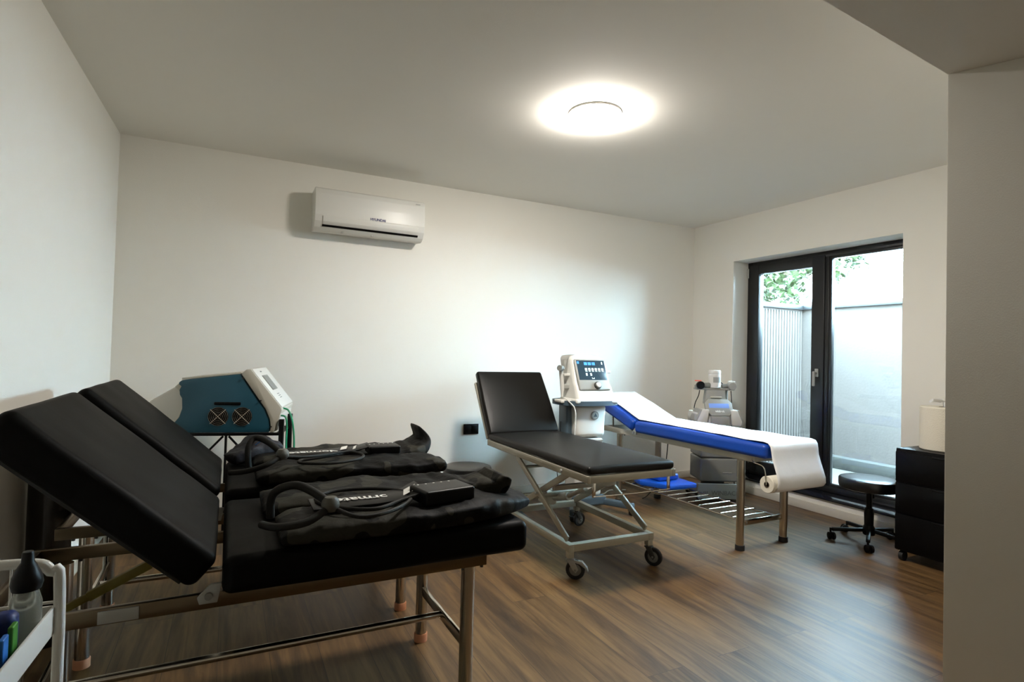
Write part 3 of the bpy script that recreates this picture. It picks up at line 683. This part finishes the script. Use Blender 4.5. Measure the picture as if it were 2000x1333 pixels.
# ------------------------------------------------------------------ petrol blue therapy machine on a rack
def machine():
    t = thing('cooling_machine', (.0, 3.72, .7215), -14, 'petrol blue therapy machine with white front panel on a black rack', 'therapy machine')
    # local x forward (right in picture), y depth, z up; side face at y=0
    dp = .40
    side = [(-.20, 0), (.235, 0), (.240, .03), (.232, .08), (.205, .14), (.16, .20), (.075, .33), (.065, .345), (-.245, .305), (-.262, .292), (-.262, .28), (-.248, .27), (-.258, .25), (-.255, .22), (-.243, .20), (-.240, .14), (-.255, .09), (-.30, .03), (-.30, 0)]
    MB().prism(side, .0, dp, 'y', bev=.004).build('housing', 'pet', t)
    top = [(-.25, .306), (.066, .346), (.070, .352), (.066, .356), (-.25, .318)]
    MB().prism(top, .012, dp, 'y', bev=.001).build('top_cover', 'cream', t)
    fr = [(.240, .0), (.265, .0), (.278, .05), (.305, .13), (.300, .15), (.125, .375), (.10, .375), (.072, .347), (.168, .205), (.212, .142), (.238, .08), (.245, .03)]
    MB().prism(fr, -.004, dp+.004, 'y', bev=.004).build('front_bezel', 'cream', t)
    # sloped white panel plate: from (.125,.375) to (.30,.15)
    e = Vector((.175, 0, -.225)).normalized(); F = frame((.118+.006, .198, .372), tuple(e), (0, 1, 0))
    pn = MB().box(.0, .285, -.195, .195, -.001, .008, .002, mtx=F).build('front_panel', 'white', t)
    MB().box(.055, .165, -.095, .055, .0075, .0105, .001, mtx=F).build('display', 'lcdgrey', pn)
    MB().box(.063, .157, -.084, .044, .0104, .0112, mtx=F).build('display_glass', 'mgrey', pn)
    for k in range(3): MB().box(.195+k*.014, .199+k*.014, -.06, .0, .0078, .0088, mtx=F).build('printed_mark', 'inkgrey', pn)
    MB().box(.022, .030, -.06, -.02, .0078, .0088, mtx=F).build('printed_mark', 'inkgrey', pn)
    F2 = frame((.302, .198, .14), (-.18, 0, -.98), (0, 1, 0))
    MB().box(.0, .13, -.195, .195, -.006, .002, .002, mtx=F2).build('lower_panel', 'white', t)
    for x, z in ((.083, .322), (.185, .19), (.247, .035)): MB().cyl((x, -.004, z), (x, -.009, z), .005, 10).build('screw', 'dgrey', t)
    for cx in (-.045, .085):
        v = MB().cyl((cx, .0005, .095), (cx, -.003, .095), .055, 36).build('fan_opening', 'black', t)
        g = MB()
        for r in (.014, .024, .034, .044, .053): g.tube([(cx+r*math.cos(2*math.pi*k/32), -.007, .095+r*math.sin(2*math.pi*k/32)) for k in range(33)], .0006, 6, cap=False)
        for s in (-1, 1): g.tube([(cx-.042*s, -.009, .095+.042), (cx+.042*s, -.009, .095-.042)], .0019, 6)
        g.build('fan_guard', 'chrome', v)
    MB().box(-.07, .075, -.006, .001, .162, .180, .004).build('side_handle', 'black', t)
    MB().prism([(-.235, .292), (-.262, .288), (-.285, .265), (-.262, .245), (-.245, .205), (-.243, .14), (-.262, .085), (-.31, .02), (-.36, -.0), (-.23, .0)], .006, dp-.006, 'y', bev=.003).build('rear_rim', 'cream', t, 'ivory curved rear rim')
    MB().prism([(-.25, .285), (-.30, .262), (-.42, .185), (-.47, .13), (-.46, .06), (-.36, .005), (-.25, .0)], .05, dp-.02, 'y', bev=.012).build('rear_cowl', 'white', t, 'white sloping rear cowl')
    MB().tube(smooth_path([(.30, .06, .14), (.335, .05, .125), (.36, .04, .06), (.375, .03, -.06), (.375, .03, -.25), (.36, .03, -.45)]), .0055, 10).build('green_tube', 'green', t, 'green flexible tube')
    MB().tube(smooth_path([(.29, .02, .10), (.325, .01, .09), (.335, .0, .03), (.335, .0, -.08), (.345, .0, -.20), (.36, 0, -.35)]), .0055, 10).build('green_tube', 'green', t, 'green flexible tube')
machine()
def rack():
    t = thing('equipment_rack', (.0, 3.72, 0), -14, 'black steel rack carrying the petrol blue machine', 'rack')
    b = MB(); z = .716
    b.box(-.30, .30, -.01, .015, z-.012, z+.004, .002); b.box(-.30, .30, .30, .325, z-.012, z+.004, .002)
    b.box(-.30, -.275, .015, .30, z-.012, z+.004, .002); b.box(.275, .30, .015, .30, z-.012, z+.004, .002); b.box(-.012, .012, .015, .30, z-.012, z+.004, .002)
    b.build('shelf_frame', 'black', t)
    for x in (-.29, .305):
        for y in (.002, .312): MB().box(x-.014, x+.014, y-.014, y+.014, 0, .80 if x > 0 else z, .003).build('post', 'black', t)
    for s in (-1, 1): MB().bar((s*.015, .002, z-.015), (s*.24, .002, .45), .008, .012).build('brace', 'black', t)
    MB().box(-.006, .006, -.004, .008, .10, z-.012, .001).build('brace', 'black', t)
    MB().box(-.29, .30, .0, .012, .10, .125, .002).build('lower_rail', 'black', t)
    MB().box(.05, .27, .30, .312, .42, .43).build('back_rail', 'black', t)
rack()

# ------------------------------------------------------------------ white ultrasound tower
def tower():
    t = thing('therapy_tower', (2.57, 3.79, 0), -3, 'white ultrasound therapy unit with touch screen on a column trolley', 'therapy unit')
    # base
    b = MB()
    for s in (-1, 1): b.prism([(s*.10-.04, -.03), (s*.10+.04, -.03), (s*.26+.03, -.30), (s*.26-.03, -.30)], .055, .10, 'z', bev=.008)
    for s in (-1, 1): b.prism([(s*.10-.04, .05), (s*.10+.04, .05), (s*.22+.03, .26), (s*.22-.03, .26)], .055, .10, 'z', bev=.008)
    b.rbox(-.15, .15, -.12, .14, .05, .13, .02, m=4); b.build('base', 'slate', t)
    for x, y in ((-.26, -.29), (.26, -.29), (-.22, .25), (.22, .25)): caster(t, x, y, 40, r=.036, top=.07, fm='slate', w=.03)
    def fc(c):
        k = max(0, (c.z-.60)/.25); q = 1+.10*k*k*min(1, k); return Vector((c.x*q*(1-.10*(1-min(1, max(0, (c.z-.12)/.5)))), c.y-(.02*(1-(c.x/.14)**2)), c.z))
    MB().rbox(-.132, .132, -.09, .10, .12, .58, .03, fc, m=8).build('lower_body', 'white', t)
    ub = MB().rbox(-.138, .138, -.095, .10, .592, .84, .03, fc, m=8).build('upper_body', 'white', t)
    MB().rbox(-.10, .10, -.128, -.10, .555, .575, .008, m=4).build('drawer_grip', 'lgrey', t)
    MB().cyl((.022, -.112, .762), (.022, -.124, .762), .033, 32).build('round_badge', 'mgrey', ub)
    MB().cyl((.022, -.123, .762), (.022, -.1255, .762), .026, 32).build('badge_face', 'lgrey', ub)
    MB().lathe([(.0, 0), (.02, 0), (.02, .002), (0, .002)], 3, mtx=frame((.024, -.1256, .762), (0, 0, 1), (1, 0, 0))).build('badge_mark', 'slate', ub)
    # dark side duct
    MB().rbox(-.185, -.12, -.04, .10, .40, .84, .015, m=4).build('side_panel', 'slate', t)
    # tray ring
    ring = [(.262*math.copysign(abs(math.cos(a))**.75, math.cos(a)), .19*math.copysign(abs(math.sin(a))**.75, math.sin(a))-.0) for a in [2*math.pi*k/40 for k in range(40)]]
    inn = [(x*.90, y*.86) for x, y in ring]; b = MB(); n = 40
    vs = [(x, y, .842) for x, y in ring]+[(x, y, .878) for x, y in ring]+[(x, y, .878) for x, y in inn]+[(x, y, .856) for x, y in inn]
    fs = []
    for k in range(n):
        q = (k+1) % n
        fs += [(k, q, n+q, n+k), (n+k, n+q, 2*n+q, 2*n+k), (2*n+k, 2*n+q, 3*n+q, 3*n+k)]
    fs += [tuple(range(n)), tuple(3*n+k for k in range(n))]
    b.add(vs, fs); b.build('tray', 'slate', t)
    MB().rbox(-.27, -.15, -.10, .02, .858, .884, .01, m=4).build('tray_pad', 'white', t)
    # console
    def fk(c):
        k = (c.z-.86)/.36; w = 1-.16*min(1, max(0, k)); y = c.y
        if y < .02: y = y+.16*max(0, k)**1.1-(.02*(1-k) if k < .35 else 0)
        return Vector((c.x*w+.0, y, c.z+.012*(1-(c.x/.18)**2)*k))
    MB().rbox(-.172, .188, -.165, .08, .860, 1.225, .035, fk, m=10).build('console_body', 'white', t)
    MB().rbox(-.18, .205, -.175, .10, .858, .895, .015, m=4).build('console_foot', 'white', t)
    F = frame((.004, -.092, 1.095), (1, 0, 0), (0, .40, .917))
    MB().box(-.142, .142, -.145, .118, -.016, .005, .012, mtx=F, seg=3).build('screen_bezel', 'lgrey', t)
    sc_ = MB().box(-.128, .128, -.062, .104, .004, .0062, .0008, mtx=F).build('touch_screen', 'scr', t, 'lit touch screen with icons')
    b = MB(); c = MB()
    for k in range(3): MB().box(-.062+k*.036, -.034+k*.036, .064, .088, .0063, .0068, mtx=F).build('screen_icon', 'icb', sc_)
    b.box(-.124, -.106, .074, .094, .0063, .0068, mtx=F)
    for k in range(6): c.box(-.062+k*.030, -.043+k*.030, .016, .038, .0063, .0068, mtx=F); c.box(-.062+k*.030, -.042+k*.030, .008, .0105, .0063, .0068, mtx=F)
    for k in range(2): c.box(-.062+k*.040, -.048+k*.040, -.026, -.004, .0063, .0068, mtx=F)
    c.box(-.012, .010, -.052, -.047, .0063, .0068, mtx=F); c.box(-.012, -.009, -.052, -.040, .0063, .0068, mtx=F); c.box(.007, .010, -.052, -.040, .0063, .0068, mtx=F)
    c.box(.098, .108, .070, .092, .0063, .0068, mtx=F)
    b.build('screen_icon', 'icb', sc_); c.build('white_icons', 'icw', sc_)
    MB().lathe([(0, 0), (.030, 0), (.030, .014), (.026, .018), (0, .018)], 32, mtx=F @ Matrix.Translation((.022, -.108, .004))).build('dial_ring', 'dgrey', t)
    MB().lathe([(0, .018), (.021, .018), (.021, .024), (.017, .027), (0, .027)], 32, mtx=F @ Matrix.Translation((.022, -.108, .004))).build('dial_knob', 'white', t)
    for z in (1.10, .985): MB().rbox(.15, .235, -.01, .03, z-.010, z+.014, .009, m=4).build('side_hook', 'white', t)
    MB().rbox(-.215, -.15, -.03, .02, .965, 1.0, .008, m=4).build('holder', 'lgrey', t)
    MB().rbox(-.205, -.14, -.02, .02, 1.065, 1.085, .006, m=4).build('holder', 'white', t)
    h = thing('ultrasound_handpiece', (2.57, 3.79, 0), -3, 'white ultrasound handpiece hanging on the left of the tower', 'handpiece')
    MB().tube(smooth_path([(-.222, -.02, .90), (-.222, -.022, .96), (-.228, -.025, 1.02), (-.238, -.03, 1.08), (-.244, -.035, 1.125)]), .015, 14, rs=[.004]+[.005+.0013*k for k in range(1, 9)]+[.016]*24).build('handle', 'white', h)
    MB().cyl((-.235, -.035, 1.125), (-.272, -.06, 1.13), .022, 20).build('treatment_head', 'mgrey', h)
    MB().tube(smooth_path([(-.222, -.05, .90), (-.226, -.13, .88), (-.20, -.19, .82), (-.20, -.20, .70), (-.205, -.19, .5), (-.19, -.18, .30)]), .0045, 8).build('cable', 'white', h)
    MB().tube(smooth_path([(-.19, .05, .70), (-.21, .02, .55), (-.24, .0, .35), (-.22, .0, .20)]), .003, 8).build('power_cable', 'black', t)
tower()

# ------------------------------------------------------------------ grey stimulation trolley
def trolley():
    X, Y, A = 3.89, 3.70, -26
    t = thing('therapy_trolley', (X, Y, 0), A, 'grey therapy trolley with small blue display in the far corner', 'therapy unit')
    b = MB(); b.rbox(-.22, .22, -.20, .18, .055, .09, .015, m=4); b.build('base', 'dgrey', t)
    for x, y in ((-.18, -.16), (.18, -.16), (-.18, .14), (.18, .14)): caster(t, x, y, 30, r=.026, top=.06, fm='dgrey', w=.02)
    p = MB().rbox(-.20, .165, -.215, -.200, .035, .165, .006, m=4).build('acrylic_panel', 'acrylic', t, 'frosted panel with brand lettering')
    text('brand_lettering', 'WINBACK', .052, 'inkgrey', p, frame((.035, -.2165, .085), (1, 0, 0), (0, 0, 1)), label='grey WINBACK lettering')
    s = MB()
    for k in range(3): s.bar((-.158+k*.014, -.2165, .07), (-.148+k*.014, -.2165, .10), .0015, .006)
    s.build('brand_mark', 'inkgrey', p)
    MB().rbox(-.165, .165, -.16, .12, .17, .37, .015, m=5).build('drawer_unit', 'mgrey', t)
    MB().rbox(-.165, .165, -.16, .12, .376, .52, .015, m=5).build('drawer_unit', 'mgrey', t)
    MB().box(.03, .11, -.164, -.158, .245, .251, .001).build('drawer_lip', 'lgrey', t)
    MB().rbox(.166, .19, -.15, .12, .17, .52, .01, m=4).build('side_rail', 'white', t)
    MB().box(-.09, .09, -.05, .05, .075, .18, .01).build('pedestal_foot', 'dgrey', t)
    MB().box(-.035, .035, -.02, .05, .515, .655, .005).build('column', 'dgrey', t)
    # console body
    MB().prism([(-.185, .655), (.185, .655), (.195, .70), (.185, .76), (-.185, .76), (-.195, .70)], -.13, .13, 'y', bev=.01).build('console_body', 'white', t)
    for s in (-1, 1): MB().prism([(s*.11, .655), (s*.19, .655), (s*.197, .69), (s*.155, .79), (s*.09, .79)], -.155, -.02, 'y', bev=.01).build('side_wing', 'white', t)
    for s in (-1, 1): MB().prism([(s*.183, .653), (s*.206, .665), (s*.208, .695), (s*.168, .79), (s*.150, .79), (s*.190, .695)], -.15, .02, 'y', bev=.003).build('grey_edge', 'lgrey', t)
    MB().prism([(-.072, .662), (.072, .662), (.080, .735), (-.080, .735)], -.175, -.10, 'y', bev=.005).build('front_bumper', 'lgrey', t)
    Fm = frame((0, -.125, .815), (1, 0, 0), (0, .45, .89))
    MB().prism([(-.075, -.085), (.075, -.085), (.118, -.035), (.118, .035), (.085, .072), (-.085, .072), (-.118, .035), (-.118, -.035)], -.03, .004, 'z', bev=.004, mtx=Fm).build('display_hood', 'lgrey', t)
    d = MB().box(-.088, .088, -.014, .028, .003, .006, .001, mtx=Fm).build('display', 'lcd', t, 'blue lit display')
    text('brand_lettering', 'winback', .024, 'ink', t, Fm @ Matrix.Translation((0, -.045, .0055)), off=.0012, label='small white lettering')
    MB().prism([(-.095, .83), (.095, .83), (.082, .955), (-.082, .955)], -.05, .02, 'y', bev=.006).build('neck', 'lgrey', t)
    MB().rbox(-.05, .05, -.065, -.04, .885, .90, .006, m=4).build('neck_lip', 'cream', t)
    MB().rbox(-.17, .17, -.045, .045, .955, .972, .006, m=4).build('top_shelf', 'lgrey', t)
    MB().cyl((.125, .03, .70), (.125, .03, .96), .012, 14).build('cable_post', 'lgrey', t)
    b = MB()
    for x in (-.145, .145): b.lathe([(.033, 0), (.035, .0), (.035, .035), (.033, .035), (.033, 0)], 24, mtx=Matrix.Translation((x, -.02, .96)))
    b.build('applicator_cup', 'mgrey', t)
    for pts in ([(-.135, -.02, .95), (-.145, -.02, .90), (-.175, -.03, .84), (-.185, -.03, .79)], [(.145, -.02, .95), (.15, -.02, .88), (.15, -.03, .81)],
                [(.06, .04, 1.03), (.10, .04, 1.0), (.105, .05, .95), (.10, .04, .90)], [(.18, .08, .65), (.21, .06, .58), (.19, .05, .45), (.20, .02, .3), (.18, -.05, .12), (.21, -.14, .02)],
                [(.15, .08, .65), (.175, .06, .5), (.21, .04, .38), (.22, .0, .30)], [(.08, .06, .65), (.08, .06, .57)]):
        MB().tube(smooth_path(pts), .004, 8).build('cable', 'black', t)
    T = Matrix.Translation((X, Y, 0)) @ Matrix.Rotation(R(A), 4, 'Z')
    def at(x, y, z): return T @ Vector((x, y, z))
    h = thing('applicator', at(-.145, -.02, .975), A, 'applicator with black face and pink ring on the trolley top', 'applicator')
    MB().cyl((0, .02, .02), (0, -.045, .02), .020, 24).build('grip', 'mgrey', h)
    MB().cyl((0, -.035, .022), (0, -.06, .022), .034, 32).build('treatment_face', 'black', h)
    MB().lathe([(0, .0), (.028, .0), (.030, .008), (0, .008)], 24, mtx=Matrix.Translation((-.005, 0, .055))).build('ring', 'pink', h)
    MB().cyl((.02, .0, .02), (.10, .0, .020), .022, 20, r2=.024).build('grip_end', 'mgrey', h)
    h = thing('applicator', at(.145, -.02, .975), A, 'grey round applicator with white cap on the trolley top right', 'applicator')
    MB().cyl((-.005, .02, .018), (-.005, -.055, .018), .033, 28).build('treatment_face', 'lgrey', h)
    MB().box(-.02, .035, -.01, .03, .03, .062, .004).build('cap', 'white', h)
    MB().cyl((-.04, .0, .015), (-.08, .0, .012), .022, 20).build('grip_end', 'mgrey', h)
    h = thing('cream_tub', at(.0, -.01, .972), A, 'white cream bottle with grey printed label on top of the trolley', 'bottle')
    MB().lathe([(0, 0), (.048, 0), (.053, .006), (.053, .118), (.050, .122), (0, .122)], 40).build('bottle_body', 'white', h)
    MB().lathe([(0, .122), (.051, .122), (.053, .128), (.053, .150), (.050, .158), (0, .160)], 40).build('lid', 'white', h)
    b = MB(); n = 12
    for k in range(n):
        a0 = R(-122+k*6.5); a1 = R(-122+(k+1)*6.5); r = .0536
        b.add([(r*math.cos(a0), r*math.sin(a0), .05), (r*math.cos(a1), r*math.sin(a1), .05), (r*math.cos(a1), r*math.sin(a1), .098), (r*math.cos(a0), r*math.sin(a0), .098)], [(0, 1, 2, 3)])
    b.build('label', 'lgrey', h)
trolley()
t = tag(MB().tube(smooth_path([(0, 0, .47), (-.04, -.03, .34), (-.08, -.05, .22), (-.20, -.08, .10), (-.33, -.12, .02), (-.42, -.16, .008)]), .0045, 8).build('power_cord', 'black'), 'black power cord running from the far trolley to the floor', 'cord'); t.location = (3.66, 4.02, 0)

# blue padded wedge on the lower shelf of the blue bed
def wedge():
    t = thing('head_cushion', (3.24, 3.60, .182), -89, 'bright blue padded cushion lying on the lower shelf of the blue bed', 'cushion')
    MB().prism([(-.18, -.17), (-.05, -.21), (.18, -.10), (.20, .17), (-.10, .19), (-.20, .05)], .002, .042, 'z', bev=.012).build('pad', 'bluepl', t)
    MB().rbox(-.13, .05, -.10, .12, .043, .095, .018, m=4).build('raised_pad', 'bluepl', t)
wedge()
t = tag(MB().lathe([(0, 0), (.070, 0), (.074, .006), (.074, .83), (.068, .84), (0, .842)], 40).build('upright_roll', mat('dark_roll', (34, 31, 27), .22)), 'dark glossy cylindrical roll standing upright between left wall and second bed', 'roll'); t.location = (-.636, 2.93, 0)
# cables on the floor behind the couch
t = tag(MB().tube(smooth_path([(0, 0, .006), (.12, .05, .006), (.25, -.03, .006), (.40, .06, .006), (.55, .02, .006)]), .005, 8).build('extension_cable', 'white'), 'white cable lying on the floor under the blue bed', 'cable'); t.location = (2.75, 4.15, 0)

# ------------------------------------------------------------------ white trolley at the lower left
def cart():
    # local origin: far right post; +x left side direction handled by rotation
    t = thing('utility_cart', (-.212, 1.05, 0), 0, 'white metal utility cart at the left edge of the photo', 'cart')
    zt = .905; r = .0075
    MB().tube(smooth_path([(0, 0, .03), (0, 0, .5), (0, 0, zt-.05), (-.012, .002, zt-.015), (-.045, .004, zt), (-.20, .01, zt), (-.36, .02, zt), (-.395, .02, zt-.02), (-.405, .02, zt-.06), (-.405, .02, .5), (-.405, .02, .03)], 6), r, 12).build('tube_frame', 'white', t)
    MB().tube(smooth_path([(-.02, -.35, .03), (-.02, -.35, .5), (-.02, -.35, zt-.06), (-.03, -.35, zt-.015), (-.06, -.35, zt), (-.36, -.35, zt), (-.41, -.35, zt-.02), (-.42, -.35, .5), (-.42, -.35, .03)], 6), r, 12).build('tube_frame', 'white', t)
    for z in (.80, .50, .15):
        b = MB()
        h = .04
        P = [(-.006, 0), (-.026, -.35), (-.415, -.35), (-.40, .015)]
        for i in range(4):
            a, c = P[i], P[(i+1) % 4]; b.bar((a[0], a[1], z+h/2), (c[0], c[1], z+h/2), .004, h, .001)
        b.prism(P, z, z+.004)
        b.build('tray', 'white', t)
    b = MB()
    for x in (-.06, ): b.tube([(x, .01, zt), (x, .012, .5)], .0018, 6)
    b.tube([(0, .0, .845), (-.40, .018, .845)], .0022, 6)
    b.build('wire_rail', 'white', t)
    for x, y in ((0, 0), (-.405, .02), (-.02, -.35), (-.42, -.35)): 
        MB().cyl((x, y-.01, .022), (x, y+.01, .022), .022, 20).build('caster', 'rubber', t)
cart()
def spray():
    t = thing('gel_bottle', (-.2405, 1.006, .8045), 0, 'clear bottle with black flared cap standing in the white cart', 'bottle')
    MB().lathe([(0, 0), (.016, 0), (.018, .004), (.018, .062), (.013, .080), (0, .082)], 28).build('bottle_body', 'bottle', t)
    MB().lathe([(0, .080), (.0165, .080), (.0185, .088), (.017, .098), (.011, .112), (.0075, .118), (.007, .130), (.006, .132), (0, .133)], 28).build('cap', 'black', t)
spray()
def item(name, label, cat, m, x0, x1, y0, y1, z0, z1, rz=0, r=.004):
    c = ((x0+x1)/2, (y0+y1)/2, z0); o = MB().rbox(x0-c[0], x1-c[0], y0-c[1], y1-c[1], 0, z1-z0, r, m=4).build(name, m); o.location = c; o.rotation_euler = (0, 0, R(rz)); return tag(o, label, cat)
item('navy_box', 'navy blue box lying in the top tray of the white cart', 'box', 'navy', -.345, -.248, .86, .935, .8045, .862, 4)
item('blue_case', 'rounded blue case between the navy box and the bottle in the cart', 'case', 'bluebox', -.275, -.238, .950, .978, .8045, .872, 0, .010)
item('green_marker', 'small green item at the edge of the white cart', 'marker', 'grn2', -.2385, -.2325, .925, .945, .8045, .866, 0, .002)
item('blue_marker', 'small sky blue item beside the green one in the white cart', 'marker', 'cyan', -.2405, -.2345, .898, .918, .8045, .862, 0, .002)
